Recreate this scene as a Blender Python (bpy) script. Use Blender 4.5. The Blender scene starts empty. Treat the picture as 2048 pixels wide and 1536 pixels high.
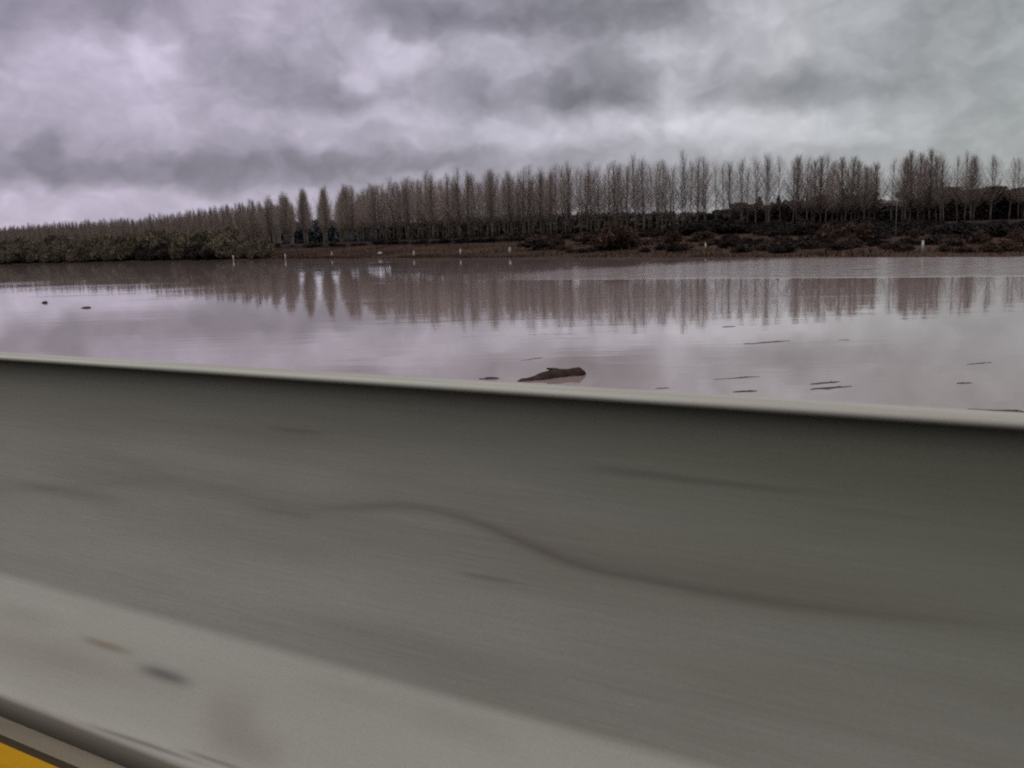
import bpy, math, random
import numpy as np
from mathutils import Vector, Matrix
random.seed(7)
RNG = np.random.default_rng(11)
SC = bpy.context.scene
COL = SC.collection

# ------------------------------------------------------------------ camera
F = 1750.0                       # focal length in pixels of the 2048 px wide photograph
EYE = 4.0                        # camera above the flood water
ROLL = math.atan(.034)
PITCH = math.atan((768 - 473.2) / F * math.cos(ROLL))
_f = np.array([0, math.cos(PITCH), -math.sin(PITCH)]); _r0 = np.array([1., 0, 0]); _u0 = np.cross(_r0, _f)
_r = _r0 * math.cos(ROLL) - _u0 * math.sin(ROLL)
_u = _u0 * math.cos(ROLL) + _r0 * math.sin(ROLL)
cam_d = bpy.data.cameras.new('camera'); cam = bpy.data.objects.new('camera', cam_d); COL.objects.link(cam)
m = Matrix.Identity(4)
for i in range(3):
    m[i][0], m[i][1], m[i][2] = _r[i], _u[i], -_f[i]
m[0][3], m[1][3], m[2][3] = 0, 0, EYE
cam.matrix_world = m
cam_d.sensor_width = 36; cam_d.lens = F / 2048 * 36
cam_d.clip_start = .05; cam_d.clip_end = 20000
cam_d.dof.use_dof = True; cam_d.dof.focus_distance = 4.8; cam_d.dof.aperture_fstop = 3.1
SC.camera = cam
SC.view_settings.view_transform = 'Standard'; SC.view_settings.look = 'None'
SC.view_settings.exposure = .14; SC.view_settings.gamma = 1
SC.cycles.use_denoising = False
SC.cycles.max_bounces = 6; SC.cycles.diffuse_bounces = 3; SC.cycles.glossy_bounces = 3

def ray(x, y):                   # direction of a photograph pixel
    return _f + _r * (x - 1024) / F - _u * (y - 768) / F
def at(x, y, Y):                 # point on that pixel's ray at depth Y metres
    d = ray(x, y); return np.array([0, 0, EYE]) + d * (Y / d[1])
def on_z(x, y, z=0.):            # point on that pixel's ray at height z
    d = ray(x, y); return np.array([0, 0, EYE]) + d * ((z - EYE) / d[2])

# ------------------------------------------------------------------ node helpers
class NT:
    def __init__(s, tree): s.t = tree; s.n = tree.nodes; s.l = tree.links
    def new(s, kind, **kw):
        nd = s.n.new(kind)
        for k, v in kw.items(): setattr(nd, k, v)
        return nd
    def put(s, sock, v):
        if hasattr(v, 'is_output'): s.l.new(v, sock)
        elif v is not None:
            if isinstance(v, (tuple, list)) and len(v) == 3 and sock.type == 'RGBA': v = (*v, 1)
            sock.default_value = v
    def math(s, op, a, b=None, c=None, clamp=False):
        nd = s.new('ShaderNodeMath', operation=op, use_clamp=clamp)
        for i, v in enumerate((a, b, c)): s.put(nd.inputs[i], v) if v is not None else None
        return nd.outputs[0]
    def vm(s, op, a, b=None, out=0):
        nd = s.new('ShaderNodeVectorMath', operation=op)
        s.put(nd.inputs[0], a)
        if b is not None: s.put(nd.inputs[3] if op == 'SCALE' else nd.inputs[1], b)
        return nd.outputs[out]
    def noise(s, vec, scale, detail=4, rough=.55, dist=0., out=0):
        nd = s.new('ShaderNodeTexNoise'); s.put(nd.inputs['Vector'], vec)
        nd.inputs['Scale'].default_value = scale; nd.inputs['Detail'].default_value = detail
        nd.inputs['Roughness'].default_value = rough; nd.inputs['Distortion'].default_value = dist
        return nd.outputs[out]
    def mapr(s, v, a, b, c=0., d=1., kind='SMOOTHSTEP'):
        nd = s.new('ShaderNodeMapRange', interpolation_type=kind)
        s.put(nd.inputs[0], v)
        for i, q in enumerate((a, b, c, d)): s.put(nd.inputs[i + 1], q)
        return nd.outputs[0]
    def mix(s, f, a, b, blend='MIX'):
        nd = s.new('ShaderNodeMix', data_type='RGBA', blend_type=blend)
        s.put(nd.inputs[0], f); s.put(nd.inputs[6], a); s.put(nd.inputs[7], b)
        return nd.outputs[2]
    def scalev(s, vec, xyz):
        return s.vm('MULTIPLY', vec, xyz)

def material(name):
    mt = bpy.data.materials.new(name); mt.use_nodes = True
    nt = NT(mt.node_tree); p = nt.n['Principled BSDF']
    return mt, nt, p

# ------------------------------------------------------------------ world: broken overcast
SUN_EL, SUN_AZ = math.radians(77), math.radians(200)      # behind the camera, to its left
W = bpy.data.worlds.new('World'); SC.world = W; W.use_nodes = True
wt = NT(W.node_tree); bg = wt.n['Background']
sky = wt.new('ShaderNodeTexSky', sky_type='NISHITA'); sky.sun_disc = False
sky.sun_elevation = SUN_EL; sky.sun_rotation = SUN_AZ
tc = wt.new('ShaderNodeTexCoord'); dirv = wt.vm('NORMALIZE', tc.outputs['Generated'])
sx = wt.new('ShaderNodeSeparateXYZ'); wt.l.new(dirv, sx.inputs[0])
DX, DY, DZ = sx.outputs
DEG = 57.29578
az = wt.math('MULTIPLY', wt.math('ARCTAN2', DX, DY), DEG)
el = wt.math('MULTIPLY', wt.math('ARCSINE', DZ), DEG)
cz = wt.new('ShaderNodeCombineXYZ'); wt.put(cz.inputs[0], az); wt.put(cz.inputs[1], wt.math('MULTIPLY', el, 1.3))
base = cz.outputs[0]                                     # azimuth, stretched elevation, in degrees
w1 = wt.vm('SUBTRACT', wt.noise(base, .16, 3, .5, out=1), (.5, .5, .5))
w2 = wt.vm('SUBTRACT', wt.noise(wt.vm('ADD', base, (31, 7, 3)), .42, 3, .5, out=1), (.5, .5, .5))
P2 = wt.vm('ADD', wt.vm('ADD', base, wt.vm('SCALE', w1, 4.)), wt.vm('SCALE', w2, 1.9))
BLOBS = [  # photograph centre, half size, change of display brightness: where each cloud bank stands in the sky
 (302,82,46,40,.13),(150,165,230,85,.055),(330,190,190,60,.035),(812,105,42,34,.14),(722,150,34,34,.09),(760,190,150,60,.045),(480,45,60,36,.07),(140,65,70,40,.05),
 (900,262,420,36,.07),(1560,255,170,40,.10),(1365,150,45,70,.10),(1310,85,46,34,.08),(1530,75,110,60,.06),(210,412,400,34,.085),(1180,250,170,34,.06),(1010,110,110,45,.05),
 (640,70,90,50,.04),(1800,250,260,36,.05),(1420,235,90,30,.05),(1600,20,120,40,.03),
 (1090,15,300,46,-.15),(1170,165,105,52,-.13),(1110,205,120,26,-.06),(540,120,120,50,-.06),(20,8,240,44,-.12),(620,200,100,34,-.10),(440,130,60,30,-.05),
 (300,305,430,36,-.065),(430,345,330,26,-.09),(60,318,160,24,-.04),(720,330,200,22,-.06),(1600,195,150,26,-.08),(1480,170,90,50,-.03),(1880,175,190,50,-.05),(930,205,56,34,-.09),
 (2000,30,110,60,-.03),(1740,110,140,60,.02),(2040,260,120,50,-.04),
 (400,-160,500,110,.05),(1300,-220,500,90,-.06),(-500,150,300,140,-.05),(-450,-100,300,120,.06),(2500,120,300,120,.04),(2450,-150,260,100,-.05)]
acc = None
for (px, py, rx, ry, amp) in BLOBS:
    d = ray(px, py); d = d / np.linalg.norm(d)
    ca, ce = math.degrees(math.atan2(d[0], d[1])), math.degrees(math.asin(d[2])) * 1.3
    k = 57.3 / F
    q = wt.vm('MULTIPLY', wt.vm('SUBTRACT', P2, (ca, ce, 0)), (1 / (rx * k), 1 / (ry * k * 1.3), 0))
    g = wt.math('POWER', 2.718, wt.math('MULTIPLY', wt.math('POWER', wt.vm('DOT_PRODUCT', q, q, out=1), 1.9), -.5))
    acc = wt.math('MULTIPLY_ADD', g, amp * .84, acc if acc is not None else .66)
fb = wt.noise(wt.scalev(P2, (1, 1.15, 1)), .22, 5, .5)
fb2 = wt.noise(wt.vm('ADD', P2, (11, 5, 2)), .5, 7, .6)
v = wt.math('ADD', acc, wt.math('MULTIPLY', wt.math('SUBTRACT', fb, .5), .17))
v = wt.math('ADD', v, wt.math('MULTIPLY', wt.math('SUBTRACT', fb2, .5), .10))
vo = wt.new('ShaderNodeTexVoronoi', feature='SMOOTH_F1'); wt.put(vo.inputs['Vector'], wt.vm('ADD', P2, wt.vm('SCALE', w2, 2.)))
vo.inputs['Scale'].default_value = .30; vo.inputs['Detail'].default_value = 2; vo.inputs['Roughness'].default_value = .5; vo.inputs['Smoothness'].default_value = .6
v = wt.math('ADD', v, wt.math('MULTIPLY', wt.math('SUBTRACT', .45, vo.outputs[0]), .10))       # billows
lum = wt.math('POWER', wt.math('MAXIMUM', v, .2), 2.2)
lum = wt.math('MULTIPLY', lum, wt.mapr(el, 18, 65, 1, 3.4))           # brighter towards the zenith
lum = wt.math('MULTIPLY', lum, wt.mapr(DY, .3, -.5, 1, 1.0))         # and on the sunward side behind
tint = wt.mix(wt.mapr(az, -26, 42), (1.04, .93, 1.17), (.95, 1.01, .99))
cloud = wt.vm('SCALE', tint, wt.math('MULTIPLY', lum, 10))            # times background strength .1
tot = wt.mix(.06, cloud, sky.outputs[0])
wt.l.new(tot, bg.inputs['Color']); bg.inputs['Strength'].default_value = .1

W.cycles.sampling_method = 'MANUAL'; W.cycles.sample_map_resolution = 512
sun_d = bpy.data.lights.new('sun', 'SUN'); sun = bpy.data.objects.new('sun', sun_d); COL.objects.link(sun)
sun_d.energy = 1.5; sun_d.angle = math.radians(35); sun_d.color = (1, .97, .92)
sd = Vector((math.sin(SUN_AZ) * math.cos(SUN_EL), math.cos(SUN_AZ) * math.cos(SUN_EL), math.sin(SUN_EL)))
sun.rotation_euler = sd.to_track_quat('Z', 'Y').to_euler()

# ------------------------------------------------------------------ object helpers
def link(name, me, parent=None):
    o = bpy.data.objects.new(name, me); COL.objects.link(o)
    if parent: o.parent = parent
    return o
def mesh(name, V, Fs, mats, smooth=False, mi=None):
    me = bpy.data.meshes.new(name)
    V = np.asarray(V, dtype=np.float32).reshape(-1, 3)
    if isinstance(Fs, np.ndarray):
        k = Fs.shape[1]; n = len(Fs)
        me.vertices.add(len(V)); me.vertices.foreach_set('co', V.ravel())
        me.loops.add(n * k); me.loops.foreach_set('vertex_index', Fs.astype(np.int32).ravel())
        me.polygons.add(n); me.polygons.foreach_set('loop_start', np.arange(0, n * k, k, dtype=np.int32))
        me.update(calc_edges=True)
    else:
        me.from_pydata(V.tolist(), [], [list(map(int, f)) for f in Fs]); me.update()
    for mt in (mats if isinstance(mats, list) else [mats]): me.materials.append(mt)
    if smooth: me.polygons.foreach_set('use_smooth', [True] * len(me.polygons))
    if mi is not None: me.polygons.foreach_set('material_index', mi)
    return me
def tag(o, label=None, cat=None, group=None, kind=None):
    if label: o['label'] = label
    if cat: o['category'] = cat
    if group: o['group'] = group
    if kind: o['kind'] = kind
    return o
def empty(name, loc=(0, 0, 0), rz=0, s=1.):
    o = bpy.data.objects.new(name, None); COL.objects.link(o)
    o.location = loc; o.rotation_euler = (0, 0, rz); o.scale = (s, s, s) if not hasattr(s, '__len__') else s
    o.empty_display_size = .3
    return o
def tubes(lines, k=3):
    """lines: list of (points, radii); returns verts, faces of tapered tubes"""
    V, Fc = [], []
    for pts, rad in lines:
        pts = np.asarray(pts, float); b = len(V); n = len(pts)
        for i in range(n):
            t = pts[min(i + 1, n - 1)] - pts[max(i - 1, 0)]; t = t / (np.linalg.norm(t) + 1e-9)
            a = np.cross(t, (0.31, .95, .05) if abs(t[2]) > .6 else (0, 0, 1.)); a /= np.linalg.norm(a) + 1e-9
            c = np.cross(t, a)
            for j in range(k):
                th = 2 * math.pi * j / k
                V.append(pts[i] + rad[i] * (a * math.cos(th) + c * math.sin(th)))
        for i in range(n - 1):
            for j in range(k):
                Fc.append((b + i * k + j, b + i * k + (j + 1) % k, b + (i + 1) * k + (j + 1) % k, b + (i + 1) * k + j))
        Fc.append(tuple(b + j for j in range(k))[::-1]); Fc.append(tuple(b + (n - 1) * k + j for j in range(k)))
    return V, Fc
def box(x0, x1, y0, y1, z0, z1):
    V = [(x, y, z) for z in (z0, z1) for y in (y0, y1) for x in (x0, x1)]
    return V, [(0, 2, 3, 1), (4, 5, 7, 6), (0, 1, 5, 4), (2, 6, 7, 3), (0, 4, 6, 2), (1, 3, 7, 5)]
def merge(parts):
    V, Fc = [], []
    for v, f in parts:
        b = len(V); V += list(v); Fc += [tuple(i + b for i in q) for q in f]
    return V, Fc

# ------------------------------------------------------------------ materials
def plain(name, c1, c2, scale=3., rough=.85, coord='Object', rnd=.25):
    mt, nt, p = material(name)
    t = nt.new('ShaderNodeTexCoord'); oi = nt.new('ShaderNodeObjectInfo')
    f = nt.noise(t.outputs[coord], scale, 4, .6)
    c = nt.mix(nt.mapr(f, .3, .7), c1, c2)
    c = nt.vm('SCALE', c, nt.mapr(oi.outputs['Random'], 0, 1, 1 - rnd, 1 + rnd, 'LINEAR'))
    nt.l.new(c, p.inputs['Base Color']); p.inputs['Roughness'].default_value = rough
    p.inputs['Specular IOR Level'].default_value = .08
    return mt
M_TRUNK = plain('poplar_bark', (.080, .066, .053), (.120, .102, .083), .8)
M_TWIG = plain('poplar_twig', (.135, .104, .087), (.20, .157, .132), .3)
M_PINE = plain('pine_needles', (.010, .014, .010), (.026, .032, .020), .5, rnd=.3)
M_PBARK = plain('pine_bark', (.03, .022, .018), (.05, .035, .028), 1.)
M_CYP = plain('cypress_foliage', (.010, .015, .011), (.022, .030, .019), .8)
M_SHRUB = plain('willow_scrub', (.062, .052, .034), (.10, .080, .054), .4, rnd=.3)
M_BRIAR = plain('red_brown_scrub', (.034, .022, .016), (.058, .036, .025), .6, rnd=.3)
M_DARKSCRUB = plain('dark_scrub', (.014, .011, .010), (.028, .020, .016), .3)
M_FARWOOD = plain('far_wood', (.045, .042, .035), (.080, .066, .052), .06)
M_BLUEWOOD = plain('distant_wood', (.034, .039, .043), (.050, .054, .056), .02)  # distance haze painted in as a bluish foliage tone
M_REED = plain('dry_reed', (.022, .013, .009), (.038, .024, .016), .1)
M_POST = plain('white_post_paint', (.30, .29, .265), (.40, .39, .355), 4)
M_POLE = plain('pole_wood', (.020, .016, .015), (.035, .028, .025), 2)
M_STEEL = plain('galvanised_steel', (.07, .075, .07), (.10, .105, .10), 2)
M_LOG = plain('wet_wood', (.014, .008, .006), (.036, .020, .014), 5, .7)
M_STICK = plain('wet_stick', (.035, .033, .035), (.060, .052, .050), 5, .6)
M_WALL = plain('pale_render', (.50, .49, .45), (.60, .58, .54), .6)
M_ROOF = plain('grey_tile', (.035, .03, .028), (.06, .05, .045), 3)
M_GLASS = plain('dark_window', (.02, .022, .025), (.03, .032, .035), 1, .15)

def mat_ground():
    mt, nt, p = material('river_bank_earth')
    g = nt.new('ShaderNodeNewGeometry'); pos = g.outputs['Position']
    n1 = nt.noise(pos, .06, 6, .65); n2 = nt.noise(pos, .5, 5, .65); n3 = nt.noise(pos, 4., 4, .6)
    c = nt.mix(nt.mapr(n1, .35, .65), (.028, .016, .012), (.046, .028, .019))
    c = nt.mix(nt.mapr(n2, .45, .75, 0, .7), c, (.026, .025, .014))
    c = nt.mix(nt.mapr(n3, .5, .8, 0, .5), c, (.018, .012, .010))
    a = nt.new('ShaderNodeAttribute', attribute_name='levee')
    c = nt.mix(a.outputs['Fac'], c, nt.mix(n2, (.014, .010, .011), (.026, .019, .018)))
    nt.l.new(c, p.inputs['Base Color']); p.inputs['Roughness'].default_value = 1; p.inputs['Specular IOR Level'].default_value = .03
    b = nt.new('ShaderNodeBump'); b.inputs['Strength'].default_value = .6; b.inputs['Distance'].default_value = .3
    nt.l.new(n2, b.inputs['Height']); nt.l.new(b.outputs[0], p.inputs['Normal'])
    return mt
M_GROUND = mat_ground()

def mat_water():
    mt, nt, p = material('muddy_flood_water')
    g = nt.new('ShaderNodeNewGeometry'); pos = g.outputs['Position']
    # a band ruffled by the breeze: between two world-space lines, fraying at its edges
    s = nt.new('ShaderNodeSeparateXYZ'); nt.l.new(pos, s.inputs[0]); X, Y, _z = s.outputs
    wob = nt.math('MULTIPLY', nt.math('SUBTRACT', nt.noise(nt.scalev(pos, (.35, 1, 1)), .12, 4, .6), .5), 9.)
    A, B = on_z(880, 561), on_z(2048, 553)               # near edge
    C, D_, E_ = on_z(1000, 548), on_z(1400, 528), on_z(1800, 515)
    def line(Pa, Pb):
        k = (Pb[1] - Pa[1]) / (Pb[0] - Pa[0])
        return nt.math('SUBTRACT', Y, nt.math('MULTIPLY_ADD', X, float(k), float(Pa[1] - k * Pa[0])))
    near = nt.mapr(nt.math('ADD', line(A, B), nt.math('MULTIPLY', wob, .25)), -.6, 1.4)
    far = nt.mapr(nt.math('ADD', line(C, D_), wob), 14, -6)
    left = nt.mapr(nt.math('ADD', X, nt.math('MULTIPLY', wob, .6)), float(A[0]), float(A[0]) + 14)
    zone = nt.math('MULTIPLY', nt.math('MULTIPLY', near, far), left)
    # longer wave trains and short ripples, crests roughly across the view
    pr = nt.new('ShaderNodeVectorRotate', rotation_type='Z_AXIS'); nt.l.new(pos, pr.inputs[0]); pr.inputs['Angle'].default_value = .12
    pw = nt.scalev(pr.outputs[0], (.35, 1, 1))
    r1 = nt.noise(pw, .45, 3, .5); r2 = nt.noise(pw, 2.2, 3, .55); r3 = nt.noise(nt.scalev(pr.outputs[0], (.22, 1, 1)), 1.1, 2, .5)
    patch = nt.mapr(nt.noise(nt.scalev(pos, (.5, 1, 1)), .11, 4, .6), .50, .68)
    h = nt.math('ADD', nt.math('MULTIPLY', r1, .0042), nt.math('MULTIPLY', r2, nt.math('MULTIPLY_ADD', patch, .0060, .0006)))
    h = nt.math('ADD', h, nt.math('MULTIPLY', r3, nt.math('MULTIPLY_ADD', zone, .09, .0015)))
    b = nt.new('ShaderNodeBump'); b.inputs['Strength'].default_value = 1; b.inputs['Distance'].default_value = 1
    nt.l.new(h, b.inputs['Height']); nt.l.new(b.outputs[0], p.inputs['Normal'])
    mud = nt.mix(nt.mapr(nt.noise(pos, .02, 4, .6), .3, .7), (.165, .124, .114), (.192, .150, .140))
    nt.l.new(mud, p.inputs['Base Color'])
    nt.l.new(nt.mapr(zone, 0, 1, .02, .12), p.inputs['Roughness'])
    p.inputs['IOR'].default_value = 1.7; p.inputs['Specular IOR Level'].default_value = .5
    return mt
M_WATER = mat_water()

# ------------------------------------------------------------------ road frame: x along the barrier, y away from the road, z up
ANG = math.radians(-29.7436); ROADZ = EYE - 1.336
Nv = np.array([-math.sin(ANG), math.cos(ANG), 0]); Av = np.array([math.cos(ANG), math.sin(ANG), 0])
def bar_local(x, y, D):          # photograph pixel on the plane D metres across the road -> (along, height above road)
    d = ray(x, y); t = D / (d @ Nv); P = d * t
    return P @ Av, P[2] + EYE - ROADZ

def mat_concrete():
    mt, nt, p = material('weathered_concrete')
    t = nt.new('ShaderNodeTexCoord'); o = t.outputs['Object']
    s = nt.new('ShaderNodeSeparateXYZ'); nt.l.new(o, s.inputs[0]); X, Y, Z = s.outputs
    n0 = nt.noise(nt.scalev(o, (.5, 1, 3)), 1.6, 5, .6)                # broad cloudy weathering
    n1 = nt.noise(nt.scalev(o, (.35, 1, 5)), 2.4, 4, .55)              # streaks stretched along the wall for a motion-blurred look
    n2 = nt.noise(nt.scalev(o, (.5, 1, 14)), 9., 4, .6)
    n3 = nt.noise(o, 160., 3, .7)                                      # sand grain
    c = nt.mix(nt.mapr(n0, .3, .7), (.246, .240, .196), (.298, .294, .247))
    c = nt.mix(nt.mapr(n1, .45, .8, 0, .30), c, (.165, .155, .125))
    c = nt.mix(nt.mapr(n2, .55, .85, 0, .10), c, (.31, .30, .27))
    n4 = nt.noise(nt.scalev(o, (.22, 1, 3.2)), 1.3, 3, .5)             # wide damp bands
    c = nt.mix(nt.mapr(n4, .42, .68, 0, .42), c, (.165, .155, .122))
    green_cast = nt.math('MULTIPLY', nt.mapr(X, -1.5, .5), nt.mapr(nt.math('ADD', Z, nt.math('MULTIPLY', n0, .2)), .45, .95, .35, 1))
    c = nt.mix(nt.math('MULTIPLY', green_cast, .75), c, nt.mix(n0, (.112, .132, .083), (.158, .180, .127)))   # camera colour shading painted in: greener and darker rightward and upward
    c = nt.mix(nt.mapr(Z, .345, .330, 0, .55), c, nt.mix(n1, (.238, .237, .200), (.288, .287, .248)))       # skylight on the sloping foot, painted in as a paler tone
    # grime and the coping's shade, painted together as a darker band
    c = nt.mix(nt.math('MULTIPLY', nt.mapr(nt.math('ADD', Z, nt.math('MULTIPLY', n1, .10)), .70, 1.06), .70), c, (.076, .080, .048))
    # the wavy tide line left on the face
    pts = [(-60, 985), (180, 975), (330, 965), (470, 992), (600, 1022), (700, 1020), (790, 1018), (870, 1030), (960, 1058), (1050, 1096), (1160, 1138), (1300, 1168), (1450, 1196), (1650, 1226), (1900, 1252), (2200, 1262)]
    S = [bar_local(x, y, 1.50) for x, y in pts]
    s0, s1 = S[0][0], S[-1][0]
    fc = nt.new('ShaderNodeFloatCurve'); cu = fc.mapping.curves[0]
    while len(cu.points) > 2: cu.points.remove(cu.points[1])
    cu.points[0].location = (0, S[0][1]); cu.points[-1].location = (1, S[-1][1])
    for a, zz in S[1:-1]: cu.points.new((a - s0) / (s1 - s0), zz)
    fc.mapping.update()
    nt.l.new(nt.mapr(X, s0, s1, 0, 1, 'LINEAR'), fc.inputs['Value'])
    dz = nt.math('SUBTRACT', Z, fc.outputs[0])
    dzw = nt.math('ADD', dz, nt.math('MULTIPLY', nt.math('SUBTRACT', n2, .5), .010))
    ring = nt.math('POWER', 2.718, nt.math('MULTIPLY', nt.math('POWER', nt.math('ABSOLUTE', nt.math('MULTIPLY', dzw, 78.)), 2.), -1.))
    soft = nt.math('MULTIPLY', nt.mapr(dz, -.005, .0), nt.mapr(dz, .13, .0))
    fade = nt.math('MULTIPLY', nt.mapr(X, S[4][0], S[6][0], .18, 1), nt.mapr(X, S[12][0], S[15][0], 1, .12))
    fade = nt.math('MULTIPLY', fade, nt.mapr(n1, .2, .6, .65, 1))
    c = nt.mix(nt.math('MULTIPLY', nt.math('MULTIPLY', ring, fade), .44), c, (.075, .058, .042))
    c = nt.mix(nt.math('MULTIPLY', nt.math('MULTIPLY', soft, fade), .30), c, (.11, .092, .072))
    # single scuffs and stains, each with its own place
    ST = [(570, 868, 55, 7, 1.5, .5, (.10, .09, .07)), (1390, 972, 250, 8, 1.5, .42, (.085, .075, .06)), (1250, 950, 90, 7, 1.5, .25, (.09, .08, .06)),
          (965, 1162, 60, 6, 1.49, .35, (.10, .09, .08)), (130, 985, 110, 10, 1.5, .3, (.10, .09, .08)), (1750, 1040, 200, 8, 1.5, .22, (.10, .095, .08)),
          (560, 1030, 60, 8, 1.5, .25, (.10, .09, .08)),
          (318, 1356, 48, 9, 1.39, .75, (.060, .056, .054)), (205, 1295, 46, 6, 1.41, .6, (.15, .105, .05)), (505, 1480, 70, 26, 1.38, .35, (.15, .125, .09)),
          (90, 1290, 130, 26, 1.42, .35, (.17, .15, .115)), (470, 1420, 50, 30, 1.40, .3, (.15, .13, .095)), (230, 1340, 150, 20, 1.40, .22, (.17, .15, .115)), (900, 1455, 120, 22, 1.44, .25, (.17, .155, .125)), (60, 1225, 60, 14, 1.45, .25, (.16, .15, .12)), (700, 1395, 90, 14, 1.44, .2, (.17, .155, .125)), (300, 1475, 110, 3, 1.34, .6, (.07, .055, .05)), (440, 1515, 60, 3, 1.34, .5, (.07, .055, .05))]
    for (px, py, rx, ry, Dp, amt, colr) in ST:
        a, z = bar_local(px, py, Dp)
        a2, _ = bar_local(px + rx, py, Dp); _, z2 = bar_local(px, py - ry, Dp)
        aa, zz2 = bar_local(px + 100, py + (27 if Dp < 1.45 else 10), Dp); sl = (zz2 - z) / (aa - a) * .25
        u = nt.math('MULTIPLY', nt.math('SUBTRACT', X, a), 1 / abs(a2 - a))
        vv = nt.math('MULTIPLY', nt.math('SUBTRACT', nt.math('SUBTRACT', Z, z), nt.math('MULTIPLY', nt.math('SUBTRACT', X, a), sl)), 1 / abs(z2 - z))
        vv = nt.math('ADD', vv, nt.math('MULTIPLY', nt.math('SUBTRACT', n2, .5), .9))
        e = nt.math('POWER', 2.718, nt.math('MULTIPLY', nt.math('ADD', nt.math('POWER', nt.math('ABSOLUTE', u), 3.), nt.math('MULTIPLY', vv, vv)), -1.))
        c = nt.mix(nt.math('MULTIPLY', e, amt), c, tuple(q * .85 for q in colr))
    # darker brown over the lowest step
    c = nt.mix(nt.mapr(nt.math('ADD', Z, nt.math('MULTIPLY', n1, .02)), .088, .070, 0, .75), c, (.098, .086, .058))
    c = nt.mix(nt.mapr(n3, .4, .7, 0, .22), c, (.15, .135, .115))
    nt.l.new(c, p.inputs['Base Color']); p.inputs['Roughness'].default_value = .9
    p.inputs['Specular IOR Level'].default_value = .25
    b = nt.new('ShaderNodeBump'); b.inputs['Strength'].default_value = .15; b.inputs['Distance'].default_value = .004
    nt.l.new(nt.math('ADD', n2, nt.math('MULTIPLY', n3, .4)), b.inputs['Height']); nt.l.new(b.outputs[0], p.inputs['Normal'])
    return mt
def mat_coping():
    mt, nt, p = material('pale_coping_concrete')
    t = nt.new('ShaderNodeTexCoord'); o = t.outputs['Object']
    n1 = nt.noise(nt.scalev(o, (.3, 8, 8)), 3., 5, .6); n3 = nt.noise(o, 140., 3, .7)
    c = nt.mix(nt.mapr(n1, .3, .7), (.178, .172, .138), (.248, .242, .202))
    c = nt.mix(nt.mapr(n3, .4, .7, 0, .2), c, (.22, .2, .17))
    nt.l.new(c, p.inputs['Base Color']); p.inputs['Roughness'].default_value = .9
    return mt
def mat_road(name, c1, c2, grain=220.):
    mt, nt, p = material(name)
    t = nt.new('ShaderNodeTexCoord'); o = t.outputs['Object']
    n1 = nt.noise(nt.scalev(o, (.4, 4, 1)), 2., 5, .6); n3 = nt.noise(o, grain, 2, .7)
    c = nt.mix(nt.mapr(n1, .3, .7), c1, c2)
    c = nt.mix(nt.mapr(n3, .45, .7, 0, .35), c, tuple(q * .5 for q in c1))
    nt.l.new(c, p.inputs['Base Color']); p.inputs['Roughness'].default_value = .95; p.inputs['Specular IOR Level'].default_value = .08
    b = nt.new('ShaderNodeBump'); b.inputs['Strength'].default_value = .4; b.inputs['Distance'].default_value = .003
    nt.l.new(n3, b.inputs['Height']); nt.l.new(b.outputs[0], p.inputs['Normal'])
    return mt

# ------------------------------------------------------------------ terrain
SHX = [-4000, -1500, -600, -430, -205, -126, -70, -56, -26, 22, 54, 100, 180, 400, 1500, 4000]
SHY = [3300, 1450, 800, 610, 352, 304, 250, 233, 200, 137, 97, 66, 30, -60, -500, -1600]
LVX = [-4000, -1500, -600, -430, -240, -110, -75, -26, 0, 43, 110, 300, 600, 1500, 4000]
LVY = [3600, 1600, 900, 722, 584, 400, 318, 278, 264, 256, 242, 205, 160, 0, -900]
def Ysh(x): return np.interp(x, SHX, SHY)
def Ylv(x): return np.interp(x, LVX, LVY)
def smooth(t): t = np.clip(t, 0, 1); return t * t * (3 - 2 * t)
def wave(x, y): return .5 * np.sin(x * .13 + 1.3 * np.sin(y * .07)) + .35 * np.sin(y * .21 + x * .05) + .3 * np.sin(x * .37 - y * .29)
def ground_z(x, y):
    ys, yl = Ysh(x), Ylv(x)
    fr = (y - ys) / np.maximum(yl - ys, 1)
    h = .05 + 2.55 * smooth(fr * .9 + .1 * np.clip(fr, 0, 1)) + .16 * wave(x, y) * np.clip(fr * 6, 0, 1)
    up = smooth((y - yl) / 6.)
    h = h * (1 - up) + 4.05 * up - .35 * smooth((y - yl - 9) / 6.)
    return np.where(y < ys, -1.3 * np.clip((ys - y) / 18., 0, 1), h)
def hit_ground(px, py):          # where a photograph pixel meets the far bank
    d = ray(px, py); d = d / d[1]
    for Y in np.arange(40, 900, .5):
        z = EYE + d[2] * Y
        if z <= max(float(ground_z(d[0] * Y, Y)), 0.): break
    return np.array([d[0] * Y, Y, max(float(ground_z(d[0] * Y, Y)), 0.)])
xs = np.unique(np.concatenate([np.array(SHX), np.linspace(-4000, -700, 12), np.arange(-700, -220, 12), np.arange(-220, 220, 3.), np.arange(220, 700, 14), np.linspace(700, 4000, 12)]))
rows = []
for x in xs:
    yq = lambda q: (q - x * Nv[0]) / Nv[1]
    ys, yl = float(Ysh(x)), float(Ylv(x))
    y0 = yq(8)
    col = [(x, yq(-4000), 2.3), (x, yq(-60), 2.3), (x, yq(-12), 2.35), (x, yq(-9.5), 2.5), (x, yq(2.0), 2.5), (x, yq(2.4), 2.42), (x, yq(7.5), -.4), (x, y0 + (ys - y0) * .3, -1.6), (x, y0 + (ys - y0) * .85, -1.5)]
    for y in [ys - 1, ys] + [ys + (yl - ys) * k / 24 for k in range(1, 25)] + [yl + k for k in (1, 2, 3, 4, 5, 6, 9, 12, 15, 25, 60, 150, 400, 1200, 6000)]:
        col.append((x, y, float(ground_z(x, y))))
    rows.append(col)
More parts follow.
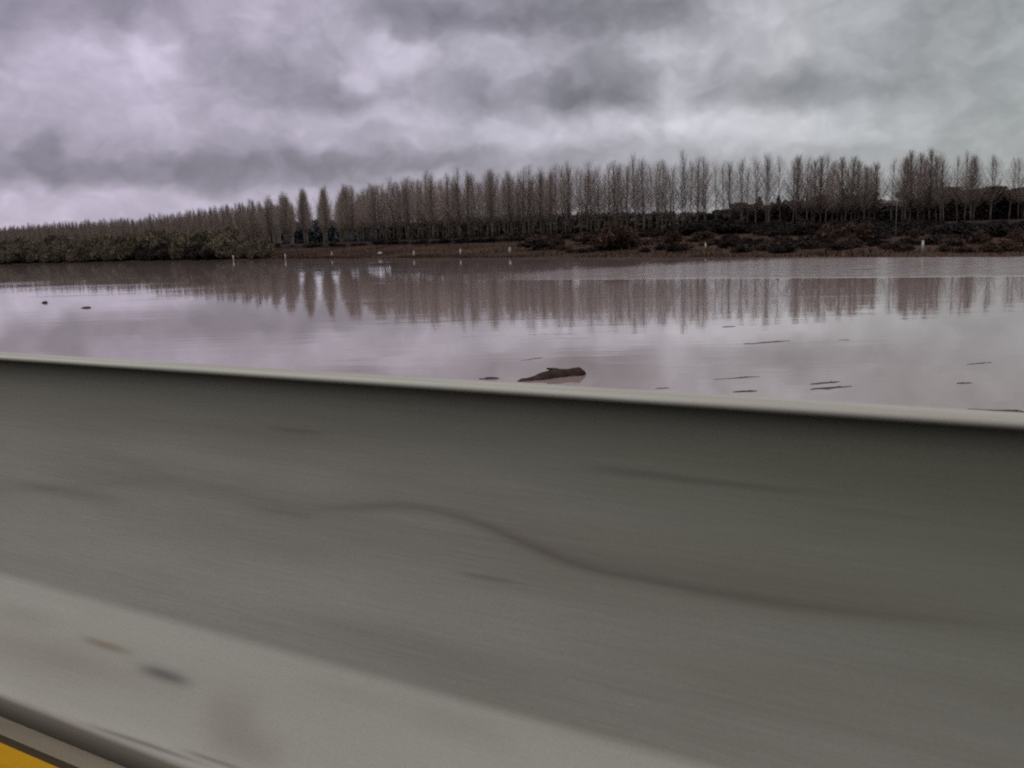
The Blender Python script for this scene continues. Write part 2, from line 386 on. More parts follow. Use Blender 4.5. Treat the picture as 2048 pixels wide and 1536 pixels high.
nr = len(rows[0]); V = [p for c in rows for p in c]
Fg = np.array([(i * nr + j, (i + 1) * nr + j, (i + 1) * nr + j + 1, i * nr + j + 1) for i in range(len(rows) - 1) for j in range(nr - 1)])
me = mesh('ground', V, Fg, M_GROUND, True)
at_ = me.attributes.new('levee', 'FLOAT', 'POINT')
lev = []
for (x, y, z) in V:
    t = y - float(Ylv(x)); lev.append(float(smooth((t + 5) / 3.) * (1 - .6 * smooth((t - 7) / 4.))) if t > -6 else 0.)
at_.data.foreach_set('value', lev)
tag(link('ground', me), kind='structure')
tag(link('water', mesh('water', [(-5000, -5000, 0), (5000, -5000, 0), (5000, 5000, 0), (-5000, 5000, 0)], np.array([(0, 1, 2, 3)]), M_WATER)), kind='structure')

# ------------------------------------------------------------------ road and barrier
def in_road(o): o.location = (0, 0, ROADZ); o.rotation_euler = (0, 0, ANG); return o
V, Fc = box(-120, 120, -9, 1.86, -.16, 0)
tag(in_road(link('road', mesh('road', V, Fc, mat_road('asphalt', (.045, .043, .040), (.065, .062, .058))))), kind='structure')
def strip(name, y0, y1, z, mt):
    xs_ = np.linspace(-120, 120, 241)
    V = [(x, y, z) for x in xs_ for y in (y0, y1)]
    Fs = np.array([(2 * i, 2 * i + 2, 2 * i + 3, 2 * i + 1) for i in range(240)])
    return tag(in_road(link(name, mesh(name, V, Fs, mt))), kind='structure')
strip('gutter', 1.2425, 1.2995, .004, mat_road('gutter_silt', (.098, .085, .058), (.135, .118, .083)))
strip('gutter_crack', 1.2185, 1.242, .004, mat_road('crack_dirt_shade', (.020, .014, .008), (.034, .024, .014)))  # flat strip; dirt and shadow of the crack painted dark
strip('road_marking', 1.09, 1.218, .004, mat_road('yellow_road_paint', (.25, .125, .004), (.31, .165, .006)))

root = in_road(empty('concrete_barrier'))
tag(root, 'long grey concrete safety barrier with sloped foot beside the yellow road line', 'road barrier')
prof = [(1.30, -.02), (1.30, .060), (1.303, .070), (1.311, .079)]
for k in range(1, 9): prof.append((1.311 + (1.473 - 1.311) * k / 8, .079 + (.3235 - .079) * k / 8))
for k in range(1, 7):            # the foot turns into the steep face over a short curve
    t = k / 6; a, b, c = np.array((1.473, .3235)), np.array((1.4805, .335)), np.array((1.4825, .350))
    prof.append(tuple((1 - t) ** 2 * a + 2 * t * (1 - t) * b + t * t * c))
for k in range(1, 13): prof.append((1.4825 + .0645 * k / 12, .350 + (1.016 - .350) * k / 12))
prof += [(1.62, 1.016), (1.70, .40), (1.83, .08), (1.83, -.02)]
def extrude(prof, xs_):
    n = len(prof); V = [(x, y, z) for x in xs_ for (y, z) in prof]
    Fs = [(i * n + j, (i + 1) * n + j, (i + 1) * n + (j + 1) % n, i * n + (j + 1) % n) for i in range(len(xs_) - 1) for j in range(n)]
    return V, Fs + [tuple(range(n)), tuple((len(xs_) - 1) * n + j for j in range(n))[::-1]]
V, Fs = extrude(prof, [-110, -40, -12, -8, -5, -3, -2, -1, 0, 1, 2, 4, 12, 40, 110])
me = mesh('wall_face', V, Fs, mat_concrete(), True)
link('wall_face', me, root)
cop = [(1.5485, 1.0165), (1.527, 1.0165), (1.521, 1.0185), (1.519, 1.023), (1.5205, 1.0275), (1.525, 1.030), (1.553, 1.0305), (1.5545, 1.0285), (1.5575, 1.0285), (1.559, 1.0305), (1.597, 1.0295), (1.612, 1.022), (1.64, 1.0165)]
V, Fs = extrude(cop, np.linspace(-110, 110, 221))
link('coping', mesh('coping', V, Fs, mat_coping(), True), root)

# ------------------------------------------------------------------ poplars
def poplar_lines(rs, H=21., n=74, wid=1.9, start=.24, thick=1., twigs=2, seg=3):
    trunk, br = [], []
    lean = rs.normal(0, .022, 2)
    def axis(z): return np.array([lean[0] * z + .12 * math.sin(z * .35 + rs_ph), lean[1] * z + .12 * math.cos(z * .3 + rs_ph), z])
    rs_ph = rs.uniform(0, 6)
    zs = np.linspace(-.4, H, 9)
    trunk.append(([axis(z) for z in zs], [.15 * (1 - z / H) ** 1.1 + .016 if z > 0 else .21 for z in zs]))
    for i in range(n):
        f = start + (1 - start) * (i + rs.uniform(0, 1)) / n * .985
        z0 = f * H; a = rs.uniform(0, 2 * math.pi)
        L = (1 - f) ** .5 * rs.uniform(4.2, 7.4) * (.75 + .5 * min(1, (f - start) * 5)) + .7
        spread = wid * rs.uniform(.5, 1.15) / 5.2 * (1.22 - .82 * f)
        o = axis(z0); dirh = np.array([math.cos(a), math.sin(a), 0])
        pts, rad = [], []
        r0 = thick * (.018 + .040 * (1 - f)) * rs.uniform(.8, 1.2)
        for s in range(seg + 1):
            t = s / seg; out = L * spread * (1.35 * t - .35 * t * t)
            pts.append(o + dirh * out + np.array([rs.normal(0, .06), rs.normal(0, .06), L * (.72 * t + .22 * t * t)]))
            rad.append(r0 * (1 - .72 * t))
        br.append((pts, rad))
        for _ in range(twigs):
            t = rs.uniform(.25, .9); k = min(int(t * seg), seg - 1); u = t * seg - k
            b = pts[k] * (1 - u) + pts[k + 1] * u; a2 = a + rs.uniform(-1.5, 1.5); l = rs.uniform(.7, 1.9)
            e = b + np.array([math.cos(a2) * l * .32, math.sin(a2) * l * .32, l * .9])
            br.append(([b, e], [r0 * .5, r0 * .15]))
    for _ in range(7):           # whippy leading shoots
        z0 = H * rs.uniform(.80, .95); o = axis(z0); a = rs.uniform(0, 6.28); q = rs.uniform(.15, .7); zt = H + rs.uniform(-1.4, 1.0)
        br.append(([o, o + np.array([math.cos(a) * q * .8, math.sin(a) * q * .8, (zt - z0) * .5]), np.array([o[0] + math.cos(a) * q, o[1] + math.sin(a) * q, zt])], [.035, .028, .010]))
    return trunk, br
POP, DENSE = [], []
for i in range(8):
    t, b = poplar_lines(np.random.default_rng(100 + i), H=20.4 + [0, .8, -.9, .4, -.4, 1.1, -1.4, .2][i], n=190, wid=[4.6, 5.2, 4.2, 5.4, 4.8, 4.4, 5.0, 5.5][i], thick=.74, twigs=3)
    POP.append((mesh('trunk', *tubes(t, 6), M_TRUNK, True), mesh('crown', *tubes(b, 3), M_TWIG, True)))
for i in range(3):
    t, b = poplar_lines(np.random.default_rng(300 + i), H=21 + .5 * i, n=300, wid=4.4, start=.18, thick=1.3)
    DENSE.append((mesh('trunk', *tubes(t, 6), M_TRUNK, True), mesh('crown', *tubes(b, 3), M_TWIG, True)))
SPARSE = []
for i in range(4):
    t, b = poplar_lines(np.random.default_rng(400 + i), H=20.3 + .6 * i - .9, n=150, wid=4.9, start=.25, thick=.66, twigs=3)
    SPARSE.append((mesh('trunk', *tubes(t, 6), M_TRUNK, True), mesh('crown', *tubes(b, 3), M_TWIG, True)))
def lod(seed):
    t, b = poplar_lines(np.random.default_rng(seed), n=110, wid=3.4, thick=1.6, twigs=1, seg=1)
    V, Fc = tubes(t + b, 3)
    tri = [f for f in Fc if len(f) == 4]
    return np.array(V), np.array(tri)
LODS = [lod(500 + i) for i in range(4)]
d = ray(632, 487); RU = np.array([d[0], d[1]]) / math.hypot(d[0], d[1]); RP = np.array([RU[1], -RU[0]])   # row direction and its right-hand normal
spots = []                       # (x, y, row)
for k in range(-36, 27):
    o = 4.2 + 8.4 * k
    s = None
    for q in np.arange(150, 1100, 1.):
        P = RU * q + RP * o
        if P[1] > float(Ylv(P[0])) + 9: s = q; break
    if s is None: continue
    n = 18 if k < -4 else 22 if k < 3 else 16 if k < 7 else 13 if k < 11 else 9 if k < 14 else 6 if k < 17 else 4
    for j in range(n):
        q = s + 7.2 * j + random.uniform(-1.5, 1.5); oo = o + random.uniform(-1, 1) * (.45 if k < 3 else 1.6)
        if k in (-1, 0): oo = o + random.uniform(-.3, .3)
        P = RU * q + RP * oo
        spots.append((P[0], P[1], k))
def project(P):
    v = np.asarray(P, float) - np.array([0, 0, EYE]); w = v @ _f
    return 1024 + F * (v @ _r) / w, 768 - F * (v @ _u) / w
spots = [s for s in spots if -80 < project((s[0], s[1], 4))[0] < 2130]
spots.sort(key=lambda s: math.hypot(s[0], s[1]))
def tree(kind, loc, rz, sc, label, group, cat='tree'):
    r = empty('poplar_tree', loc, rz, sc); tag(r, label, cat, group)
    link('trunk', kind[0], r); link('crown', kind[1], r)
    return r
TOPX = [-100, 0, 150, 300, 420, 500, 560, 610, 650, 700, 750, 800, 870, 950, 1050, 1150, 1250, 1350, 1450, 1550, 1640, 1750, 1850, 1950, 2048, 2200]
TOPY = [462, 455, 440, 432, 415, 402, 392, 378, 376, 374, 366, 354, 350, 345, 335, 325, 320, 316, 310, 312, 318, 326, 312, 312, 312, 314]
def fit_height(x, y, z, px, sc):     # no tree stands higher than the skyline of the plantation
    top = at(px, float(np.interp(px, TOPX, TOPY)), y)[2]
    return min(sc, (top - z) / 21. * random.uniform(.93, 1.03))
def pop_text(px, row):
    if row == -1: return 'bare poplar in the single narrow row just left of the clear sky gap', 'poplars of the row left of the gap'
    if row == 0: return 'bare poplar in the single narrow row just right of the clear sky gap', 'poplars of the row right of the gap'
    if row == 1: return 'bare poplar of the stepped row second to the right of the sky gap', 'poplars of the second row right of the gap'
    if row < -1: return 'bare poplar in the block behind the scrubby bank, left of the sky gap', 'poplars left of the gap'
    if px < 1080: return 'bare brown poplar in the dense block between the sky gap and the utility pole', 'poplars between the gap and the pole'
    if px < 1420: return 'bare poplar with pale trunk in the thinning block right of the utility pole', 'poplars right of the pole'
    return 'thin bare poplar with pale trunk standing before the dark evergreen wood', 'poplars before the evergreens'
far_V, far_F, nb = [], [], 0
DARK_PX = [(1640, 318, 'dense dark crowned poplar, leftmost of the thick crowns above the evergreens'), (1700, 322, 'dense crowned poplar close right of the leftmost thick crown'), (1748, 335, 'shorter dense crowned poplar rising beside the open gap above the house'),
           (1820, 306, 'tall dense crowned poplar just right of the pale house'), (1858, 306, 'tall dense crowned poplar leaning right beside the highest evergreens')]
cnt = 0
for (x, y, row) in spots:
    z = float(ground_z(x, y)) - .05; px, _ = project((x, y, 4))
    if 1600 < px < 1900 and any(abs(px - q[0]) < 9 for q in DARK_PX): continue
    if 1745 < px < 1800 and random.random() < .3: continue
    if cnt < 280:
        v = POP if px < 1280 or (px < 1420 and random.random() < .6) else SPARSE
        g = random.choice(v); sc = fit_height(x, y, z, px, random.uniform(.92, 1.07))
        lb, gr = pop_text(px, row)
        tree(g, (x, y, z), random.uniform(0, 6.28), (.78 * sc, .78 * sc, sc) if row in (-1, 0) else (max(sc, .9), max(sc, .9), sc), lb, gr); cnt += 1
    else:
        V, Fq = random.choice(LODS); a = random.uniform(0, 6.28); sc = fit_height(x, y, z, px, random.uniform(.92, 1.08))
        R = np.array([[math.cos(a), -math.sin(a), 0], [math.sin(a), math.cos(a), 0], [0, 0, 1]])
        far_V.append((V * sc) @ R.T + np.array([x, y, z])); far_F.append(Fq + nb); nb += len(V)
if far_V:
    tag(link('poplar_plantation', mesh('poplar_plantation', np.concatenate(far_V), np.concatenate(far_F), M_TWIG)), 'far rows of bare poplars fading into a brown mass on the left', 'trees', None, 'stuff')
CL = 'dense crowned poplar crowding between the marked thick crowns above the evergreens'
for i, (px, ty, lb) in enumerate(DARK_PX + [(1627, 330, CL), (1662, 328, CL), (1683, 322, CL), (1716, 330, CL), (1732, 338, CL), (1806, 322, CL), (1835, 316, CL), (1846, 322, CL), (1872, 320, CL), (1596, 322, CL), (1940, 318, CL)]):
    Y = 262 + (5 * i) % 33; P = at(px, 455, Y); z = float(ground_z(P[0], Y)) - .05
    top = at(px, ty, Y)[2]
    tree(DENSE[i % 3], (P[0], Y, z), i * 1.3, (1.05, 1.05, (top - z) / 21.3), lb, 'thick crowned poplars')

# ------------------------------------------------------------------ leafy scatter used for evergreens, shrubs and woods
def leaves(centres, size, rs, stretch=(1, 1, 1), up=0.):
    n = len(centres); a = rs.normal(size=(n, 3)); a[:, 2] += up * rs.choice([1], n); a /= np.linalg.norm(a, axis=1)[:, None]
    b = rs.normal(size=(n, 3)); b -= (b * a).sum(1)[:, None] * a; b /= np.linalg.norm(b, axis=1)[:, None]
    s = size * rs.uniform(.6, 1.4, n)[:, None]
    V = np.stack([centres - a * s * .5 * stretch[0] - b * s * .32, centres + a * s * stretch[0], centres - a * s * .5 * stretch[0] + b * s * .32], 1).reshape(-1, 3)
    return V, np.arange(3 * n).reshape(-1, 3)
def clumps(rs, blobs, per, size, **kw):
    C = []
    for (c, r) in blobs:
        d = rs.normal(size=(per, 3)); d /= np.linalg.norm(d, axis=1)[:, None]
        C.append(np.array(c) + d * np.array(r) * (rs.uniform(.35, 1.02, per) ** .6)[:, None])
    return leaves(np.concatenate(C), size, rs, **kw)
PINE, CYP = [], []
for i in range(5):
    rs = np.random.default_rng(700 + i); H = 14.
    bl = []
    for _ in range(26):          # flat-topped crown of separate pads
        a, q = rs.uniform(0, 6.28), rs.uniform(0, 1) ** .55 * 4.6
        bl.append(((math.cos(a) * q, math.sin(a) * q, H - .9 - .055 * q * q + rs.normal(0, .35)), (rs.uniform(.9, 1.6), rs.uniform(.9, 1.6), rs.uniform(.5, .85))))
    for _ in range(12):
        a, q = rs.uniform(0, 6.28), rs.uniform(.2, 3.6)
        bl.append(((math.cos(a) * q, math.sin(a) * q, H - 3 + rs.normal(0, .8)), (1.1, 1.1, .7)))
    V, Fq = clumps(rs, bl, 110, .42)
    ln = [([(0, 0, -.4), (.1, .05, 4), (.25, -.1, 8), (.2, 0, H - 1.6)], [.36, .30, .24, .14])]
    for _ in range(7):
        a = rs.uniform(0, 6.28); q = rs.uniform(2, 4)
        ln.append(([(.22, -.05, rs.uniform(7, 10)), (math.cos(a) * q * .6, math.sin(a) * q * .6, 10.8), (math.cos(a) * q, math.sin(a) * q, 12.4)], [.13, .09, .04]))
    PINE.append((mesh('trunk', *tubes(ln, 7), M_PBARK, True), mesh('crown', V, Fq, M_PINE)))
for i in range(3):
    rs = np.random.default_rng(740 + i); H = 15.
    bl = []
    for k in range(34):
        f = k / 33; w = 1.15 * math.sin(math.pi * min(1, .12 + f * .86)) ** .75 + .1; a = rs.uniform(0, 6.28)
        bl.append(((math.cos(a) * w * .35, math.sin(a) * w * .35, 1.2 + f * (H - 1.6)), (w * .75, w * .75, .9)))
    V, Fq = clumps(rs, bl, 75, .34, up=.8)
    CYP.append((mesh('trunk', *tubes([([(0, 0, -.4), (0, 0, 6), (0, 0, 13)], [.22, .15, .05])], 6), M_PBARK, True), mesh('crown', V, Fq, M_CYP)))
EV = [(1418,426,'p',1.),(1446,418,'p',1.),(1476,404,'p',1.1),(1500,410,'p',.9),(1517,394,'c',2.2),(1540,409,'p',1.),(1557,391,'c',1.6),(1580,407,'p',1.),(1598,404,'p',.8),(1614,391,'c',1.),
      (1642,389,'p',1.),(1664,398,'p',.9),(1685,380,'c',1.2),(1710,389,'p',1.),(1736,381,'p',1.),(1758,398,'p',.8),(1804,381,'p',.75),(1832,397,'p',.9),
      (1862,374,'p',.8),(1880,363,'c',1.),(1900,372,'p',1.),(1922,380,'p',1.1),(1948,378,'p',1.),(1985,372,'p',1.4),(2016,381,'p',1.),(2042,373,'p',1.1),(2080,376,'p',1.2),(1393,434,'p',1.),(1368,440,'p',1.1),(1782,417,'p',.8)]
WORDS = {1517:'wide dark cypress, leftmost pointed top of the evergreen wood', 1557:'dark cypress, second pointed top from the left of the wood', 1614:'thin needle like cypress between rounded pines', 1685:'slim cypress below the leftmost dense poplar crowns', 1880:'pointed cypress on the highest part of the evergreen skyline',
         1985:'broad flat topped umbrella pine near the right end of the wood', 1804:'narrow dark pine right beside the pale house', 1782:'low dark pine in front of the pale house', 1368:'low dark pine at the left end of the evergreen wood', 1476:'round headed pine left of the widest cypress', 1736:'round pine with flat top left of the house gap', 1862:'dark pine where the evergreen skyline steps up'}
for i, (px, ty, kd, wd) in enumerate(EV):
    Y = 322 + (i * 37) % 40 + (30 if 1745 < px < 1815 and px != 1782 else 0); Y = 318 if px == 1782 else Y
    P = at(px, 455, Y); z = 3.6; top = at(px, ty, Y)[2]
    H0 = 14. if kd == 'p' else 15.
    sz = (top - z) / H0; sw = wd * (.85 if kd == 'p' else .9)
    r = empty('stone_pine' if kd == 'p' else 'cypress_tree', (P[0], Y, z), i * 2.1, (sw, sw, sz))
    g = PINE[i % 5] if kd == 'p' else CYP[i % 3]
    if px in WORDS: tag(r, WORDS[px], 'tree', 'evergreens behind the poplars')
    elif px < 1745: tag(r, 'dark rounded pine among the cypresses in the left half of the evergreen wood', 'tree', 'evergreens behind the poplars')
    else: tag(r, 'dark rounded pine in the tallest right part of the evergreen wood', 'tree', 'evergreens behind the poplars')
    link('trunk', g[0], r); link('crown', g[1], r)

def wood(name, pxs, tops, Y0, Y1, n, size, mt, label, rough=1.2, seed=1, zb=2.2):
    rs = np.random.default_rng(seed); px = rs.uniform(pxs[0], pxs[-1], n); Y = rs.uniform(Y0, Y1, n)
    X = np.array([at(p, 455, y)[0] for p, y in zip(px, Y)])
    T = np.array([at(p, np.interp(p, pxs, tops), .5 * (Y0 + Y1))[2] for p in px])
    bump = rough * (np.sin(X * .9 + 2 * np.sin(Y * .2)) * .5 + np.sin(X * .37 + Y * .11) * .7 + np.sin(X * 2.3) * .3)
    Z = zb + (T + bump - zb) * rs.uniform(0, 1, n)
    V, Fq = leaves(np.stack([X, Y, Z], 1), size, rs, up=.3)
    return tag(link(name, mesh(name, V, Fq, mt)), label, 'woodland', None, 'stuff')
wood('dark_undergrowth', [1380, 1480, 1640, 1740, 1765, 1795, 1840, 1870, 2100], [440, 417, 403, 400, 415, 416, 402, 384, 386], 330, 356, 34000, 1.25, M_DARKSCRUB, 'dark tangled undergrowth filling the evergreen wood below its crowns', 1., 3)
wood('brown_wood', [780, 900, 1050, 1250, 1420, 1500], [452, 440, 434, 430, 430, 432], 400, 440, 30000, 1.7, M_FARWOOD, 'brown distant wood seen between the poplar trunks in the middle', 1., 4)
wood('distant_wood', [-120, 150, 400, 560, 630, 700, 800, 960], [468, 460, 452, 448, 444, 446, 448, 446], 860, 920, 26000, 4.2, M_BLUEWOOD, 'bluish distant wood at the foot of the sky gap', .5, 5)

# pale house among the evergreens
hp = at(1790, 455, 366)
hs = empty('pale_house', (hp[0], 366, 3.6), .25); tag(hs, 'pale walled house glimpsed among the dark evergreens', 'house')
link('wall', mesh('wall', *box(-4.6, 4.6, 0, 8, -.3, 8.8), M_WALL), hs)
V = [(-5.1, -.5, 8.8), (5.1, -.5, 8.8), (5.1, 8.5, 8.8), (-5.1, 8.5, 8.8), (-2.6, 4, 10.), (2.6, 4, 10.)]
link('roof', mesh('roof', V, [(0, 1, 5, 4), (1, 2, 5), (2, 3, 4, 5), (3, 0, 4), (3, 2, 1, 0)], M_ROOF), hs)
for wx in (-3.1, 0, 3.1):
    for wz in (1.2, 5.6):
        link('window', mesh('window', *box(wx - .55, wx + .55, -.05, .1, wz, wz + 1.5), M_GLASS), hs)

# ------------------------------------------------------------------ scrub on the banks
SHR = []
for i in range(5):
    rs = np.random.default_rng(820 + i); bl = []
    for _ in range(16):
        a, q = rs.uniform(0, 6.28), rs.uniform(0, 1) ** .6 * 2.3
        bl.append(((math.cos(a) * q, math.sin(a) * q, 1.5 + rs.uniform(0, 3.2) * (1 - q / 3.6)), (1.1, 1.1, 1.2)))
    V, Fq = clumps(rs, bl, 85, .34, stretch=(2.1, 1, 1), up=1.5)
    ln = []
    for _ in range(9):
        a = rs.uniform(0, 6.28); q = rs.uniform(.6, 2.2); h = rs.uniform(3, 5.2)
        ln.append(([(.1 * math.cos(a), .1 * math.sin(a), -.3), (q * .5 * math.cos(a), q * .5 * math.sin(a), h * .5), (q * math.cos(a), q * math.sin(a), h)], [.07, .05, .02]))
    SHR.append((V, Fq, tubes(ln, 4)))
def shrubset(mt, bark):
    return [(mesh('stems', *t, bark, True), mesh('crown', V, Fq, mt)) for V, Fq, t in SHR]
S_OLIVE, S_RED, S_DARK = shrubset(M_SHRUB, M_PBARK), shrubset(M_BRIAR, M_PBARK), shrubset(M_DARKSCRUB, M_PBARK)
BUSHES = []
def shrub(kind, P, s, label, group):
    BUSHES.append((kind, (P[0], P[1], max(P[2] - .1, -.1)), random.uniform(0, 6.28), s if hasattr(s, '__len__') else (s, s, s), label, group))
def plant_bushes(keep):
    """the bushes that show largest become things of their own, the small rest one mass of low scrub"""
    order = sorted(BUSHES, key=lambda b: (b[4] in NAMED, math.sqrt(b[3][0] * b[3][2]) / math.hypot(b[1][0], b[1][1])), reverse=True)
    for kind, P, rz, s, label, group in order[:keep]:
        r = empty('bare_bush', P, rz, s); tag(r, label, 'bush', group)
        link('stems', kind[0], r); link('crown', kind[1], r)
    mats = [M_PBARK, M_SHRUB, M_BRIAR, M_DARKSCRUB]; AV, AF, AM, nb = [], [], [], 0
    for kind, P, rz, s, label, group in order[keep:]:
        R = np.array([[math.cos(rz), -math.sin(rz), 0], [math.sin(rz), math.cos(rz), 0], [0, 0, 1]])
        for me in kind:
            n = len(me.vertices); co = np.empty(n * 3, np.float32); me.vertices.foreach_get('co', co)
            me.calc_loop_triangles(); tr = np.empty(len(me.loop_triangles) * 3, np.int32); me.loop_triangles.foreach_get('vertices', tr)
            AV.append((co.reshape(-1, 3) * np.array(s)) @ R.T + np.array(P)); AF.append(tr.reshape(-1, 3) + nb); nb += n
            AM += [mats.index(me.materials[0])] * (len(tr) // 3)
    if AV: tag(link('low_scrub', mesh('low_scrub', np.concatenate(AV), np.concatenate(AF), mats, False, AM)), 'low tangled scrub between the larger bushes of the far banks', 'scrub', None, 'stuff')
for i in range(180):             # the thicket of willows along the left bank
    px = -60 + 590 * (i % 60 + random.uniform(0, 1)) / 60
    X0 = at(px, 500, float(np.interp(px, [-60, 0, 300, 530], [370, 350, 304, 250])))[0]
    Y = float(Ysh(X0)) + (random.uniform(0, 8) if i < 60 else random.uniform(10, 30) if i < 120 else random.uniform(34, 80))
    X = at(px, 500, Y)[0]; z = float(ground_z(X, Y))
    hgt = random.uniform(7., 10.5) * (1. if i >= 60 else .72) * (.62 if px > 470 else 1)
    s = hgt / 5.4
    dark = i < 60 and (255 < px < 345 or 25 < px < 60 or 380 < px < 430)
    if dark: shrub(random.choice(S_DARK), (X, Y, z), (s, s, s * .8), 'dark low bush overhanging the water in the thicket on the left bank', 'dark bushes of the left bank')
    elif i < 60: shrub(random.choice(S_OLIVE), (X, Y, z), (s * 1.1, s * 1.1, s), 'olive brown bush at the waterline of the thicket on the left bank', 'waterline bushes of the left bank')
    elif i >= 120: shrub(random.choice(S_OLIVE), (X, Y, z), (s * 1.3, s * 1.3, s * 1.1), 'tall brown willow crown showing above the left bank thicket, before the far poplars', 'farthest willows of the left bank')
    else: shrub(random.choice(S_OLIVE), (X, Y, z), (s * 1.15, s * 1.15, s), 'tall olive brown willow bush in the back of the left bank thicket', 'rear bushes of the left bank')
BU = [(1232, 438, 500, 1.1, 'tallest reddish bush on the bank, just right of the utility pole'), (1205, 462, 500, 1., 'lower reddish bush against the left side of the tallest bank bush'), (1262, 458, 498, .9, 'reddish bush against the right side of the tallest bank bush'),
      (1345, 458, 492, 1., 'brown bush on the bank behind the yellowish marker post, left of it'), (1470, 468, 492, 1.2, 'low wide bush right of the yellowish marker post'), (1660, 448, 488, 1.3, 'brown bush below the leftmost dense poplar crown'),
      (1705, 440, 490, 1.3, 'tall brown bush below the second dense poplar crown'), (1560, 470, 490, 1.3, 'low sprawling bush midway along the right bank'), (1835, 452, 478, 1.1, 'brown bush behind the tall white marker post'),
      (1960, 462, 488, 1.4, 'low bush near the right end of the bank'), (1115, 470, 498, 1., 'small bush between the pole and the tallest bank bush'), (2035, 455, 484, 1.2, 'bush at the far right end of the bank')]
for (px, ty, by, wd, lb) in BU:
    P = hit_ground(px, by); top = at(px, ty, P[1])[2]; s = (top - P[2]) / 5.0
    shrub(random.choice(S_RED), P, (s * wd, s * wd, s), lb, 'bushes on the far bank')

rs2 = random.Random(5)
for i in range(64):              # ragged low scrub all along the right bank
    px = 1060 + 1010 * (i + rs2.uniform(0, 1)) / 64; P = hit_ground(px, rs2.uniform(480, 506)); k = P[1] / F
    s = rs2.uniform(9, 24) * k / 5.; wd = rs2.uniform(1.6, 3.)
    shrub(rs2.choice(S_RED + S_DARK), P, (s * wd, s * wd, s), 'low ragged reddish brown bush in the scrub strip along the right half of the bank', 'low scrub of the right bank')
rs2 = random.Random(6)
for i in range(46):              # dark brambles on the face of the levee
    px = 530 + 1100 * (i + rs2.uniform(0, 1)) / 46; Y = 300.
    for _ in range(6):
        X = at(px, 480, Y)[0]; Y = float(Ylv(X)) + 1.5
    s = rs2.uniform(.8, 2.0) / 5.; wd = rs2.uniform(2.2, 4.5)
    shrub(rs2.choice(S_DARK), (X, Y, float(ground_z(X, Y))), (s * wd, s * wd, s), 'dark low bramble on the levee face at the foot of the poplars', 'brambles on the levee')

for i in range(70):              # dark hedge in front of the evergreens, along the levee
    px = 1390 + 730 * (i + rs2.uniform(0, 1)) / 70; Y = 260.
    for _ in range(6):
        X = at(px, 460, Y)[0]; Y = float(Ylv(X)) - rs2.uniform(0, 9)
    zb = float(ground_z(X, Y)); s = (at(px, rs2.uniform(437, 452), Y)[2] - zb) / 5.; wd = rs2.uniform(1.5, 2.6)
    shrub(rs2.choice(S_DARK), (X, Y, zb), (s * wd, s * wd, s), 'dark hedge bush on the levee in front of the evergreen wood', 'hedge before the evergreens')

for i in range(64):              # and its lower skirt down on the bank
    px = 1480 + 640 * (i + rs2.uniform(0, 1)) / 64; P = hit_ground(px, rs2.uniform(458, 474)); k = P[1] / F
    s = (at(px, rs2.uniform(440, 456), P[1])[2] - P[2]) / 5.; wd = rs2.uniform(1.6, 2.8)
    shrub(rs2.choice(S_DARK), P, (s * wd, s * wd, s), 'dark bush in the lower skirt of the hedge, at the top of the right bank', 'lower skirt of the hedge')

NAMED = {b[-1] for b in BU}
plant_bushes(280)

# dry reeds and rough grass over the far bank
rs = np.random.default_rng(55); pts = []
while len(pts) < 42000:
    X = rs.uniform(-230, 110, 4000); fr = rs.uniform(0, 1, 4000) ** 1.4
    Y = Ysh(X) + .4 + fr * (Ylv(X) - Ysh(X)); ok = np.abs(X) < Y * .66 + 10
    pts += list(np.stack([X, Y, np.maximum(ground_z(X, Y), 0)], 1)[ok])
pts = np.array(pts[:42000]); n = len(pts)
cl = (np.sin(pts[:, 0] * .31 + 2 * np.sin(pts[:, 1] * .13)) + np.sin(pts[:, 1] * .23)) * .25 + .6
h = rs.uniform(.3, 1.0, n) * np.clip(cl, .15, 1.2); a = rs.uniform(0, 6.28, n); w = .07
dx = np.stack([np.cos(a) * w, np.sin(a) * w, np.zeros(n)], 1); tip = pts + np.stack([rs.normal(0, .18, n), rs.normal(0, .18, n), h], 1)
V = np.stack([pts - dx, pts + dx, tip], 1).reshape(-1, 3)
tag(link('dry_reeds', mesh('dry_reeds', V, np.arange(3 * n).reshape(-1, 3), M_REED)), 'rough reddish dry grass and reeds covering the far bank', 'grass', None, 'stuff')

# ------------------------------------------------------------------ posts, poles and litter on the far bank
def marker(px, top, bot, wpx, label, mt=M_POST, tilt=0.):
    P = hit_ground(px, bot); k = P[1] / F; H = (bot - top) * k; r = wpx * k * .5
    o = empty('marker_post', (P[0], P[1], P[2])); o.rotation_euler = (0, tilt, 0)
    tag(o, label, 'post', 'pale marker posts along the far bank')
    link('shaft', mesh('shaft', *tubes([([(0, 0, -.2), (0, 0, H * .55), (0, 0, H * .96)], [r, r * .95, r * .9])], 8), mt, True), o)
    link('cap', mesh('cap', *tubes([([(0, 0, H * .96), (0, 0, H * .985), (0, 0, H)], [r * 1.15, r * 1.1, r * .5])], 8), mt, True), o)
marker(467, 510, 521, 2.2, 'faint pale post at the waterline before the left thicket')
marker(571, 508, 520, 2.6, 'pale post at the waterline below the poplars left of the sky gap')
marker(664, 504, 514, 2.4, 'short faint post below the stepped poplars right of the sky gap')
marker(828, 502, 515, 3.2, 'slim white post midway between the white bundle and the next white post')
marker(921, 498, 511, 3.2, 'slim white post between the utility pole and the post to its left')
marker(1019, 495, 507, 4.6, 'stout tilted white post close left of the utility pole', tilt=.12)
marker(1411, 486, 499, 3.4, 'yellowish post on the bank in front of the reddish bushes', plain('yellowed_post_paint', (.34, .32, .20), (.42, .40, .26), 4))
